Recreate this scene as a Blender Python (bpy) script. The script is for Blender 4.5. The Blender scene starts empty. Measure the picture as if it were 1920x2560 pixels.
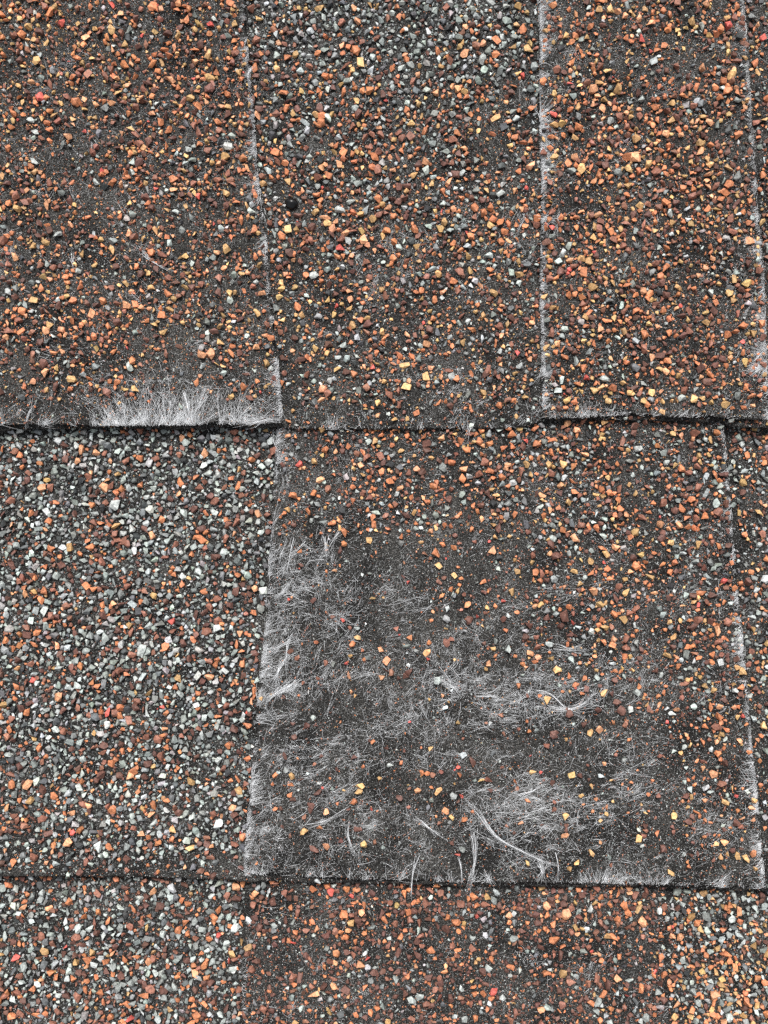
import bpy, bmesh, math, random
import numpy as np
from mathutils import Matrix, Vector, Euler

random.seed(7)
rng = np.random.default_rng(11)
SC = bpy.context.scene
COL = SC.collection

# ---------------------------------------------------------------- camera, sky, sun, exposure
S = 0.126            # millimetres on the roof for one pixel of the 1920 px wide photograph
H = 320.0            # camera height over the roof plane, millimetres
PITCH = math.radians(24)
ROOF = Matrix.Rotation(PITCH, 4, 'X')          # roof frame: u across, v up the slope, w out of the roof

cam_d = bpy.data.cameras.new('camera')
cam = bpy.data.objects.new('camera', cam_d); COL.objects.link(cam)
cam.matrix_world = ROOF @ Matrix.Translation((0, 0, H / 1000))
cam_d.sensor_fit = 'HORIZONTAL'; cam_d.sensor_width = 36
cam_d.lens = 36 * H / (1920 * S)
cam_d.clip_start = 0.01; cam_d.clip_end = 100
SC.camera = cam

SUN_DIR = (ROOF.to_3x3() @ Vector((-0.08, 0.55, 0.80))).normalized()
elev = math.asin(SUN_DIR.z); azim = math.atan2(SUN_DIR.x, SUN_DIR.y)
world = bpy.data.worlds.new('World'); SC.world = world; world.use_nodes = True
wn = world.node_tree.nodes; wl = world.node_tree.links
for n in list(wn): wn.remove(n)
sky = wn.new('ShaderNodeTexSky'); sky.sky_type = 'NISHITA'; sky.sun_disc = False
sky.sun_elevation = elev; sky.sun_rotation = azim; sky.dust_density = 6.0; sky.air_density = 1.0
hs = wn.new('ShaderNodeHueSaturation'); hs.inputs['Saturation'].default_value = 0.25   # overcast: grey cloud light
bg = wn.new('ShaderNodeBackground'); bg.inputs['Strength'].default_value = 0.075
wo = wn.new('ShaderNodeOutputWorld')
wl.new(sky.outputs[0], hs.inputs['Color']); wl.new(hs.outputs[0], bg.inputs['Color']); wl.new(bg.outputs[0], wo.inputs['Surface'])

sun_d = bpy.data.lights.new('sun', 'SUN'); sun_d.energy = 1.5; sun_d.angle = math.radians(12); sun_d.color = (1.0, 0.97, 0.93)
sun = bpy.data.objects.new('sun', sun_d); COL.objects.link(sun)
sun.rotation_euler = SUN_DIR.to_track_quat('Z', 'Y').to_euler()

SC.view_settings.view_transform = 'Standard'; SC.view_settings.look = 'None'
SC.view_settings.gamma = 1; SC.view_settings.use_curve_mapping = False
SC.view_settings.exposure = 1.25
SC.render.engine = 'CYCLES'
SC.cycles.use_denoising = False
SC.cycles.max_bounces = 4; SC.cycles.diffuse_bounces = 3; SC.cycles.glossy_bounces = 2
SC.render.filter_size = 1.2 if hasattr(SC.render, 'filter_size') else 1.5

# ---------------------------------------------------------------- helpers
def lin(c):
    c = np.array(c, float) / 255
    return np.where(c <= .04045, c / 12.92, ((c + .055) / 1.055) ** 2.4)

def hash2(ix, iy, seed):
    h = (ix.astype(np.int64) * 374761393 + iy.astype(np.int64) * 668265263 + seed * 1442695041) & 0xffffffff
    h = ((h ^ (h >> 13)) * 1274126177) & 0xffffffff
    h = (h ^ (h >> 16)) & 0xffffff
    return h / float(0xffffff)

def vnoise(x, y, seed=0):
    x = np.asarray(x, float); y = np.asarray(y, float)
    ix = np.floor(x); iy = np.floor(y); fx = x - ix; fy = y - iy
    fx = fx * fx * (3 - 2 * fx); fy = fy * fy * (3 - 2 * fy)
    a = hash2(ix, iy, seed); b = hash2(ix + 1, iy, seed); c = hash2(ix, iy + 1, seed); d = hash2(ix + 1, iy + 1, seed)
    return (a * (1 - fx) + b * fx) * (1 - fy) + (c * (1 - fx) + d * fx) * fy       # 0..1

def fill_mesh(name, verts, faces_flat, nper, mat, smooth=False, col=None):
    """verts (n,3) in millimetres; faces_flat int array; nper corners for each face"""
    me = bpy.data.meshes.new(name)
    verts = np.asarray(verts, np.float32) * 0.001
    nf = len(faces_flat) // nper
    me.vertices.add(len(verts)); me.vertices.foreach_set('co', verts.ravel())
    me.loops.add(nf * nper); me.loops.foreach_set('vertex_index', np.asarray(faces_flat, np.int32).ravel())
    me.polygons.add(nf)
    me.polygons.foreach_set('loop_start', np.arange(0, nf * nper, nper, dtype=np.int32))
    me.polygons.foreach_set('loop_total', np.full(nf, nper, np.int32))
    if col is not None:
        at = me.attributes.new('gcol', 'FLOAT_COLOR', 'POINT')
        c4 = np.ones((len(verts), 4), np.float32); c4[:, :3] = col
        at.data.foreach_set('color', c4.ravel())
    me.update(calc_edges=True)
    me.polygons.foreach_set('use_smooth', np.full(nf, smooth))
    me.materials.append(mat)
    return me

def obj(name, me, parent=None):
    o = bpy.data.objects.new(name, me); COL.objects.link(o)
    if parent is not None: o.parent = parent
    return o

def tag(o, label=None, category=None, group=None, kind=None):
    for k, v in (('label', label), ('category', category), ('group', group), ('kind', kind)):
        if v: o[k] = v
    return o

# ---------------------------------------------------------------- materials
def new_mat(name):
    m = bpy.data.materials.new(name); m.use_nodes = True
    nt = m.node_tree; p = nt.nodes['Principled BSDF']
    return m, nt, p

def mat_asphalt():
    m, nt, p = new_mat('weathered_asphalt'); N = nt.nodes; L = nt.links
    geo = N.new('ShaderNodeTexCoord')
    n1 = N.new('ShaderNodeTexNoise'); n1.inputs['Scale'].default_value = 2600; n1.inputs['Detail'].default_value = 4; n1.inputs['Roughness'].default_value = .75
    r1 = N.new('ShaderNodeValToRGB'); e = r1.color_ramp.elements
    e[0].position = .36; e[0].color = (.006, .0058, .0055, 1); e[1].position = .72; e[1].color = (.30, .29, .275, 1)
    x = r1.color_ramp.elements.new(.50); x.color = (.016, .0156, .015, 1)
    x = r1.color_ramp.elements.new(.59); x.color = (.066, .064, .061, 1)
    n2 = N.new('ShaderNodeTexNoise'); n2.inputs['Scale'].default_value = 70; n2.inputs['Detail'].default_value = 3
    r2 = N.new('ShaderNodeValToRGB'); e = r2.color_ramp.elements
    e[0].position = .35; e[0].color = (.45, .45, .45, 1); e[1].position = .68; e[1].color = (1.6, 1.6, 1.57, 1)
    mx = N.new('ShaderNodeMix'); mx.data_type = 'RGBA'; mx.blend_type = 'MULTIPLY'; mx.inputs[0].default_value = 1
    v = N.new('ShaderNodeTexVoronoi'); v.inputs['Scale'].default_value = 2300
    r3 = N.new('ShaderNodeValToRGB'); e = r3.color_ramp.elements          # pale mineral dust stuck in the bitumen
    e[0].position = .09; e[0].color = (1, 1, 1, 1); e[1].position = .16; e[1].color = (0, 0, 0, 1)
    mx2 = N.new('ShaderNodeMix'); mx2.data_type = 'RGBA'; mx2.inputs[7].default_value = (.42, .43, .43, 1)
    for t in (n1, n2, v): L.new(geo.outputs['Object'], t.inputs['Vector'])
    L.new(n1.outputs['Fac'], r1.inputs[0]); L.new(n2.outputs['Fac'], r2.inputs[0])
    L.new(r1.outputs[0], mx.inputs[6]); L.new(r2.outputs[0], mx.inputs[7])
    L.new(v.outputs['Distance'], r3.inputs[0])
    L.new(r3.outputs[0], mx2.inputs[0]); L.new(mx.outputs[2], mx2.inputs[6])
    L.new(mx2.outputs[2], p.inputs['Base Color'])
    b = N.new('ShaderNodeBump'); b.inputs['Strength'].default_value = 1.0; b.inputs['Distance'].default_value = .0005
    L.new(n1.outputs['Fac'], b.inputs['Height']); L.new(b.outputs[0], p.inputs['Normal'])
    p.inputs['Roughness'].default_value = .75; p.inputs['Specular IOR Level'].default_value = .18
    return m

def mat_stone():
    m, nt, p = new_mat('mineral_granule'); N = nt.nodes; L = nt.links
    at = N.new('ShaderNodeAttribute'); at.attribute_name = 'gcol'
    geo = N.new('ShaderNodeNewGeometry')
    n1 = N.new('ShaderNodeTexNoise'); n1.inputs['Scale'].default_value = 1500; n1.inputs['Detail'].default_value = 3; n1.inputs['Roughness'].default_value = .7
    r1 = N.new('ShaderNodeValToRGB'); e = r1.color_ramp.elements
    e[0].position = .3; e[0].color = (.5, .5, .51, 1); e[1].position = .7; e[1].color = (1.4, 1.4, 1.4, 1)
    mx = N.new('ShaderNodeMix'); mx.data_type = 'RGBA'; mx.blend_type = 'MULTIPLY'; mx.inputs[0].default_value = 1
    L.new(geo.outputs['Position'], n1.inputs['Vector']); L.new(n1.outputs['Fac'], r1.inputs[0])
    L.new(at.outputs['Color'], mx.inputs[6]); L.new(r1.outputs[0], mx.inputs[7])
    L.new(mx.outputs[2], p.inputs['Base Color'])
    b = N.new('ShaderNodeBump'); b.inputs['Strength'].default_value = .6; b.inputs['Distance'].default_value = .00025
    L.new(n1.outputs['Fac'], b.inputs['Height']); L.new(b.outputs[0], p.inputs['Normal'])
    p.inputs['Roughness'].default_value = .62; p.inputs['Specular IOR Level'].default_value = .4
    return m

def mat_plain(name, c, rough, spec=.4):
    m, nt, p = new_mat(name); N = nt.nodes; L = nt.links
    n1 = N.new('ShaderNodeTexNoise'); n1.inputs['Scale'].default_value = 900; n1.inputs['Detail'].default_value = 2
    geo = N.new('ShaderNodeNewGeometry'); L.new(geo.outputs['Position'], n1.inputs['Vector'])
    r = N.new('ShaderNodeValToRGB'); e = r.color_ramp.elements
    e[0].position = .3; e[0].color = tuple(x * .8 for x in c) + (1,); e[1].position = .7; e[1].color = tuple(min(1, x * 1.1) for x in c) + (1,)
    L.new(n1.outputs['Fac'], r.inputs[0]); L.new(r.outputs[0], p.inputs['Base Color'])
    p.inputs['Roughness'].default_value = rough; p.inputs['Specular IOR Level'].default_value = spec
    return m

M_ASPH = mat_asphalt(); M_STONE = mat_stone()
M_FIBRE = mat_plain('glass_fibre', (.80, .82, .84), .4)
M_BLACK = mat_plain('glossy_black_stone', (.003, .0033, .0036), .3, .4)
M_DECK = mat_plain('deck_felt', (.02, .02, .02), .8)

# ---------------------------------------------------------------- layout, read off the photograph (pixels of 1920 x 2560)
def poly(pts):
    a = np.array(pts, float); return a[:, 0], a[:, 1]
def edge_x(pts):      # x as a function of y
    xs, ys = poly(pts)
    return lambda y: np.interp(y, ys, xs) + (np.asarray(y) < ys[0]) * (np.asarray(y) - ys[0]) * (xs[1] - xs[0]) / (ys[1] - ys[0]) * .6
def edge_y(pts):      # y as a function of x
    xs, ys = poly(pts)
    return lambda x: np.interp(x, xs, ys)

A_LR = [(610,0),(614,90),(621,174),(634,301),(642,440),(652,500),(660,555),(666,630),(669,694),(676,760),(683,810),(692,900),(700,984),(704,1062)]
A_RL = [(1348,0),(1354,116),(1350,230),(1352,347),(1357,460),(1356,579),(1353,720),(1356,868),(1360,960),(1359,1046)]
A_RR = [(1857,0),(1866,116),(1875,266),(1889,463),(1896,579),(1907,694),(1910,810),(1915,926),(1921,1046)]
B_L = [(696,1040),(694,1076),(692,1157),(686,1250),(685,1308),(673,1435),(669,1539),(660,1620),(648,1736),(640,1852),(631,1967),(623,2037),(616,2110),(612,2190)]
B_R = [(1802,1040),(1805,1065),(1817,1180),(1829,1331),(1840,1470),(1857,1620),(1866,1736),(1875,1852),(1889,1967),(1898,2083),(1911,2222)]
C_L = [(620,2190),(619,2222),(613,2338),(608,2477),(604,2600)]
C_R = [(1667,2190),(1666,2234),(1663,2372),(1666,2560)]
WIDE_L, WIDE_R = -520, 2440
TOPY, BOTY = -520, 2960
COURSES = {
 'A': dict(vedge=(1280-1066)*S, back=edge_y([(-520,1074),(0,1074),(690,1068),(712,1071),(960,1073),(1160,1072),(1310,1067),(1350,1055),(1365,1051),(1800,1052),(1826,1068),(1920,1070),(2440,1072)]), top=TOPY, t=2.2,
           tabs=[(lambda y: np.full_like(np.asarray(y, float), WIDE_L), edge_x(A_LR), edge_y([(-520,1062),(0,1062),(231,1064),(463,1062),(602,1059),(704,1055)])),
                 (edge_x(A_RL), edge_x(A_RR), edge_y([(1355,1046),(1480,1042),(1545,1037),(1650,1040),(1780,1043),(1925,1046)]))]),
 'B': dict(vedge=(1280-2205)*S, back=edge_y([(-520,2190),(0,2191),(347,2193),(540,2199),(613,2203),(868,2209),(1157,2217),(1504,2217),(1910,2229),(2440,2236)]), top=960, t=2.1,
           tabs=[(edge_x(B_L), edge_x(B_R), edge_y([(605,2186),(700,2189),(868,2198),(1157,2207),(1504,2208),(1915,2221)]))]),
 'C': dict(vedge=(1280-2205)*S-143, back=edge_y([(-520,BOTY),(2440,BOTY)]), top=2100, t=1.0,
           tabs=[(edge_x(C_L), edge_x(C_R), edge_y([(500,BOTY-8),(1800,BOTY-8)]))]),
}
STEP = 4.3           # how far one course stands over the next at its lower edge, millimetres
SEED = {'A': 1, 'B': 2, 'C': 3}

def surf(c, tab, u, v):
    """height (mm) of the top face of a course's backing sheet (tab False) or tab (tab True)"""
    C = COURSES[c]
    w = STEP * (1 - (v - C['vedge']) / 143.0)
    sd = SEED[c] * 10 + (5 if tab else 0)
    w = w + .7 * (vnoise(u / 45, v / 45, SEED[c] * 10) - .5)
    w = w + .45 * (vnoise(u / 6, v / 6, sd + 1) - .5) + .42 * (vnoise(u / 1.9, v / 1.9, sd + 2) - .5)
    if tab: w = w + C['t']
    return w

def to_uv(px, py, w):
    k = S * (H - w) / H
    return (np.asarray(px, float) - 960) * k, (1280 - np.asarray(py, float)) * k

def place(c, tab, px, py):
    """photo pixel -> roof point on that layer"""
    w = np.full(np.shape(px), 4.0)
    for _ in range(3):
        u, v = to_uv(px, py, w); w = surf(c, tab, u, v)
    return u, v, w

def which(c, px, py, m=0.0):
    """-1 off the sheet or on an edge, 0 backing, 1.. tab index+1"""
    C = COURSES[c]; px = np.asarray(px, float); py = np.asarray(py, float)
    r = np.where(py < C['back'](px) - m, 0, -1)
    for i, (Lf, Rf, Bf) in enumerate(C['tabs']):
        L, R, B = Lf(py), Rf(py), Bf(px)
        inside = (px > L + m) & (px < R - m) & (py < B - m)
        near = (px > L - m * 1.3) & (px < R + m * 1.3) & (py < B + m) & ~inside
        r = np.where(inside & (r >= 0), i + 1, np.where(near, -1, r))
    return r

# ---------------------------------------------------------------- the roof under the shingles
dk = np.array([(-260,-460,-6),(260,-460,-6),(260,240,-6),(-260,240,-6),(-260,-460,-18),(260,-460,-18),(260,240,-18),(-260,240,-18)], float)
df = [0,1,2,3, 7,6,5,4, 0,4,5,1, 1,5,6,2, 2,6,7,3, 3,7,4,0]
deck = obj('roof_deck', fill_mesh('roof_deck', dk, df, 4, M_DECK)); deck.rotation_euler = (PITCH, 0, 0)
tag(deck, 'dark felt covered roof deck under the shingles', None, None, 'structure')

# ---------------------------------------------------------------- sheets
def ends(n_mm, step):
    n = max(4, int(n_mm / step)); a = np.linspace(0, 1, n)
    e = np.array([.25, .6, 1.0]) / n_mm
    return np.unique(np.concatenate([a, e, 1 - e]))

def sheet(name, c, tab, Lf, Rf, top, Bf, thick, parent, ragged=1.0, seed=0):
    ymid = (top + 1500) / 2
    bx = float(np.mean(Bf(np.array([Lf(np.array(ymid)), Rf(np.array(ymid))]))))
    wmm = float(np.mean(Rf(np.array([top, bx])) - Lf(np.array([top, bx])))) * S; hmm = (bx - top) * S
    a = ends(wmm, 1.15); t = ends(hmm, 1.15)
    Aa, T = np.meshgrid(a, t)
    xl = Lf(np.full_like(T, bx)) * (1 - Aa) + Rf(np.full_like(T, bx)) * Aa
    y0 = top + T * (Bf(xl) - top)
    x = Lf(y0) * (1 - Aa) + Rf(y0) * Aa
    y = top + T * (Bf(x) - top)
    def rag(q, s): return ragged * (8 * (vnoise(q / 45, q * 0 + .5, s) - .5) + 9 * (vnoise(q / 13, q * 0 + .5, s + 1) - .5) + 4 * (vnoise(q / 5, q * 0 + .5, s + 2) - .5))
    fl = np.exp(-Aa * wmm / 1.2); fr = np.exp(-(1 - Aa) * wmm / 1.2); fb = np.exp(-(1 - T) * hmm / 1.2)
    x = x + rag(y, seed) * fl + rag(y, seed + 7) * fr
    y = y + rag(x, seed + 13) * fb
    u, v, w = place(c, tab, x, y)
    d = np.minimum(np.minimum(Aa * wmm, (1 - Aa) * wmm), (1 - T) * hmm)
    w = w - .55 * np.exp(-d / .45)
    nr, nc = x.shape
    V = np.stack([u, v, w], -1).reshape(-1, 3)
    idx = np.arange(nr * nc).reshape(nr, nc)
    F = np.stack([idx[:-1, :-1], idx[1:, :-1], idx[1:, 1:], idx[:-1, 1:]], -1).reshape(-1, 4)
    loop = np.concatenate([idx[:, 0], idx[-1, 1:], idx[::-1, -1][1:], idx[0, ::-1][1:-1]])
    inw = np.concatenate([np.tile((1., 0.), (nr, 1)), np.tile((0., 1.), (nc - 1, 1)), np.tile((-1., 0.), (nr - 1, 1)), np.tile((0., 0.), (nc - 2, 1))])
    nl = len(loop); rows = [loop]; base = len(V); extra = []
    for k, f in ((1, .5), (2, 1.0)):
        P = V[loop].copy(); P[:, 2] -= thick * f
        P[:, :2] += rng.normal(0, .10, (nl, 2)) * (1 if k == 1 else .4) + inw * (.25, .7)[k - 1] * (1 if tab else .3)
        extra.append(P); rows.append(base + (k - 1) * nl + np.arange(nl))
    V = np.concatenate([V] + extra)
    sk = []
    for k in range(2):
        p, q = rows[k], rows[k + 1]
        sk.append(np.stack([p, q, np.roll(q, -1), np.roll(p, -1)], -1))
    F = np.concatenate([F] + sk)
    return obj(name, fill_mesh(name, V, F.ravel(), 4, M_ASPH, True), parent)

LABELS = {
 'A': 'uppermost laminated shingle with two brown granule tabs either side of a grey speckled gap',
 'B': 'middle shingle whose wide tab is worn bare to frayed white glass fibres',
 'C': 'lowest shingle along the bottom, densely covered in grey, rust and brown granules',
}
SH = {}; PIECE = {}
for c in 'ABC':
    C = COURSES[c]
    e = bpy.data.objects.new('roof_shingle', None); COL.objects.link(e)
    e.rotation_euler = (PITCH, 0, 0); e.empty_display_size = .02
    tag(e, LABELS[c], 'shingle', 'overlapping asphalt roof shingles')
    SH[c] = e
    PIECE[c, 0] = sheet('backing_sheet', c, False, lambda y: np.full_like(np.asarray(y, float), WIDE_L), lambda y: np.full_like(np.asarray(y, float), WIDE_R), C['top'], C['back'], 2.1, e, .8, 100 * SEED[c])
    for i, (Lf, Rf, Bf) in enumerate(C['tabs']):
        PIECE[c, i + 1] = sheet('shingle_tab', c, True, Lf, Rf, C['top'] + 2, Bf, C['t'] + .25, e, 1.0, 100 * SEED[c] + 31 * (i + 1))
PIECE['A', 1]['label'] = 'brown granule tab with a thick white fringe along its lower edge'
PIECE['A', 2]['label'] = 'orange brown granule tab with white frayed sides'
PIECE['B', 1]['label'] = 'wide worn tab with bare bitumen and loose glass fibres'

# ---------------------------------------------------------------- granule shapes and colours
def hull(n, seed):
    r = random.Random(seed); bm = bmesh.new()
    el = r.uniform(.62, 1.0)
    for _ in range(n):
        z = r.uniform(-1, 1); a = r.uniform(0, 2 * math.pi); q = math.sqrt(1 - z * z); k = r.uniform(.78, 1.05)
        bm.verts.new((q * math.cos(a) * k, q * math.sin(a) * k * el, z * k * .72))
    g = bmesh.ops.convex_hull(bm, input=bm.verts)
    bmesh.ops.delete(bm, geom=[v for v in bm.verts if not v.link_faces], context='VERTS')
    bmesh.ops.triangulate(bm, faces=bm.faces)
    bmesh.ops.recalc_face_normals(bm, faces=bm.faces)
    bm.verts.index_update()
    V = np.array([v.co[:] for v in bm.verts]); F = np.array([[v.index for v in f.verts] for f in bm.faces]); bm.free()
    return V, F
SHAPES = [hull(random.Random(i).choice((8, 9, 11, 13)), 900 + i) for i in range(36)]
CHIPS = [hull(6, 50 + i) for i in range(10)]
TETRA = (np.array([(.9,.1,-.4),(-.6,.7,-.4),(-.5,-.8,-.4),(.05,0,.7)], float), np.array([(0,1,3),(1,2,3),(2,0,3)]))

PAL = {'o': (190,123,86), 'O': (211,154,116), 'a': (180,144,98), 'A': (208,168,116), 'b': (138,94,78), 'd': (102,71,62), 'r': (196,94,84),
       'g': (130,135,132), 'l': (166,173,169), 's': (98,101,102), 'w': (190,195,192), 'p': (158,153,152), 'k': (58,60,61)}
PALL = {k: lin(v) for k, v in PAL.items()}
GREYS = ('g .38 l .32 s .16 w .035 p .05 k .055').split()
def mixes(s):
    p = s.split(); return p[0::2], np.array([float(x) for x in p[1::2]]) / sum(float(x) for x in p[1::2])
MIX = {'grey': mixes(' '.join(GREYS)),
       'A': mixes('o .31 O .10 a .12 A .06 b .23 d .20 r .007'),
       'Bl': mixes('o .30 O .05 a .04 b .29 d .32 r .008'),
       'Bt': mixes('o .34 O .08 a .09 A .05 b .19 d .22 r .008'),
       'Ct': mixes('o .23 O .05 a .04 b .29 d .36 r .008'),
       'Cr': mixes('o .34 O .14 a .16 A .08 b .15 d .12 r .008')}

def tbl(xs, ys, D, G, mix): 
    D = np.array([[d] * len(xs) if np.isscalar(d) else d for d in D], float); G = np.array([[g] * len(xs) if np.isscalar(g) else g for g in G], float)
    return dict(xs=np.array(xs, float), ys=np.array(ys, float), D=D, G=G, mix=mix)
def look(T, key, x, y):
    xs, ys, D = T['xs'], T['ys'], T[key]
    x = np.clip(x, xs[0], xs[-1]); y = np.clip(y, ys[0], ys[-1])
    i = np.clip(np.searchsorted(xs, x) - 1, 0, max(0, len(xs) - 2)); j = np.clip(np.searchsorted(ys, y) - 1, 0, len(ys) - 2)
    i2 = np.minimum(i + 1, len(xs) - 1)
    fx = np.where(i2 > i, (x - xs[i]) / np.maximum(xs[i2] - xs[i], 1e-6), 0); fy = (y - ys[j]) / (ys[j + 1] - ys[j])
    return (D[j, i] * (1 - fx) + D[j, i2] * fx) * (1 - fy) + (D[j + 1, i] * (1 - fx) + D[j + 1, i2] * fx) * fy

T_AL = tbl([80,240,400,560],[80,240,400,560,720,880,980,1015,1060],[[6.3,6.2,6.3,6.2],[6,6,6,6],[6,5.6,6.3,6],[5.2,5,5.5,5.8],[4.4,4.3,4.3,4.6],[4.8,5,4.8,4.6],[4.2,3.2,2.2,2.2],[1.6,1,.5,.6],[.4,.3,.2,.2]],[.12,.14,.16,.16,.2,.2,.2,.2,.2],'A')
T_AM = tbl([680,880,1080,1300],[40,160,280,400,560,720,880,1000,1050,1075],[[7.6,8.2,8.4,7.8],[7.6,7.8,8.2,7.6],[7.2,7.5,7.6,7],[7.5,7.5,7.5,7],[7,6.8,6,6.2],[5.8,5.3,5,5.5],[5.4,5.2,5,5],[5.0,5.0,4.6,4.2],[2.4,2.2,2.6,2],[1,1,1,1]],[[.66,.74,.8,.66],[.6,.62,.6,.45],[.45,.45,.45,.38],[.36,.38,.42,.36],.33,.32,.34,.4,.4,.4],'A')
T_AR = tbl([1400,1560,1720,1860],[80,400,720,900,1000,1030,1046],[[5.6,6.2,6.4,6],[6,6.8,7,6.5],[6.5,7,7,6.3],[6.6,6.8,6.8,5.5],[6,5.7,5.7,4.2],[2.5,2,2,1.5],[.5,.5,.5,.5]],[.17,.13,.16,.2,.2,.2,.2],'A')
T_AF = tbl([1900,2000],[0,1000,1070],[6.5,6.2,3],[.35,.3,.3],'A')
T_BL = tbl([80,240,400,560],[1100,1280,1440,1600,1760,1920,2060,2130,2165,2195],[9.6,9.8,9.8,9.8,9.5,8.9,8.6,7.2,4.6,2.2],[[.8,.8,.8,.76],.7,.62,.63,.64,.69,.69,.64,.55,.5],'Bl')
T_BT = tbl([720,880,1040,1200,1360,1520,1680,1800],[1100,1200,1300,1440,1600,1760,1920,2060,2150,2205],
   [[3.8,5.2,5.6,6.5,7,7,7,6.5],[2.6,4.6,5.2,6.5,6.8,7,7,6.5],[2,3.7,4.7,5.6,6.2,6.8,7,6.5],[.8,1.6,2.7,3.7,4.8,6.2,6.4,6],[.6,1,2,3,3.7,5.2,5.6,5.2],[.6,.6,.5,.8,2.4,3.4,4.2,4],[1,1,1.2,1,1.4,2.2,3.2,3.5],[.8,.8,.8,.6,1,1.5,2.3,3],[.4,.4,.4,.4,.4,.5,.8,1],[.1]*8],[.33]*10,'Bt')
T_BR = tbl([1850,1950],[1100,1700,2200],[6.8,6.3,4],[.5,.48,.4],'Bt')
T_CL = tbl([100,500],[2215,2320,2440,2560],[8,9.6,9.8,9.8],[.6,.7,.66,.58],'Bl')
T_CT = tbl([700,1500],[2215,2300,2400,2560],[[6.4,6.6],[6.4,6.6],[5.2,6],[5.2,5.4]],[.25,.22,.28,.26],'Ct')
T_CR = tbl([1700,1900],[2230,2330,2440,2560],[8.4,8.9,9.1,9.2],[.66,.56,.42,.32],'Cr')
def table_for(c, lay, x):
    if c == 'A': return T_AL if lay == 1 else T_AR if lay == 2 else (T_AM if x < 1400 else T_AF)
    if c == 'B': return T_BT if lay == 1 else (T_BL if x < 1000 else T_BR)
    return T_CT if lay == 1 else (T_CL if x < 1000 else T_CR)

# granules of the worn tab that stand alone, read off four enlargements: (x, y, across, colour)
K = 640 / 1106.0
def hand(ox, oy, s):
    out = []
    for it in s.split(';'):
        p = it.split(',')
        if len(p) == 4: out.append((ox + float(p[0]) * K, oy + float(p[1]) * K, float(p[2]) * K, p[3].strip()))
    return out
HAND = []
HAND += hand(0, 1200, "1210,235,24,b;1228,145,34,o;1275,130,18,a;1318,62,20,a;1270,195,32,d;1345,175,24,g;1372,105,30,g;1465,175,24,O;1485,275,30,o;1300,365,26,d;1345,240,18,o;1412,396,22,o;1445,392,24,O;1355,520,34,d;1245,515,18,r;1270,573,18,A;1440,590,28,d;1480,605,20,r;1510,640,22,b;1545,680,28,A;1325,635,20,d;1522,708,28,o;1565,735,22,o;1515,760,32,a;1255,735,30,b;1590,765,26,g;1285,770,24,b;1290,805,18,b;1405,790,32,b;1440,795,24,g;1495,793,22,r;1510,840,36,O;1375,850,26,b;1310,875,20,b;1333,915,18,w;1225,938,22,d;1515,912,26,O;1535,932,22,a;1610,515,26,A;1640,565,14,w;1645,730,30,O;1648,850,34,O;1355,1028,26,l;1325,1060,30,d;1362,1062,26,d;1265,1048,26,d;1470,1045,14,o;1400,10,24,l;1465,45,18,b;1525,90,30,o;1590,75,34,b;1610,165,36,o;1560,230,22,o;1495,350,18,w;1565,410,16,w")
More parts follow.
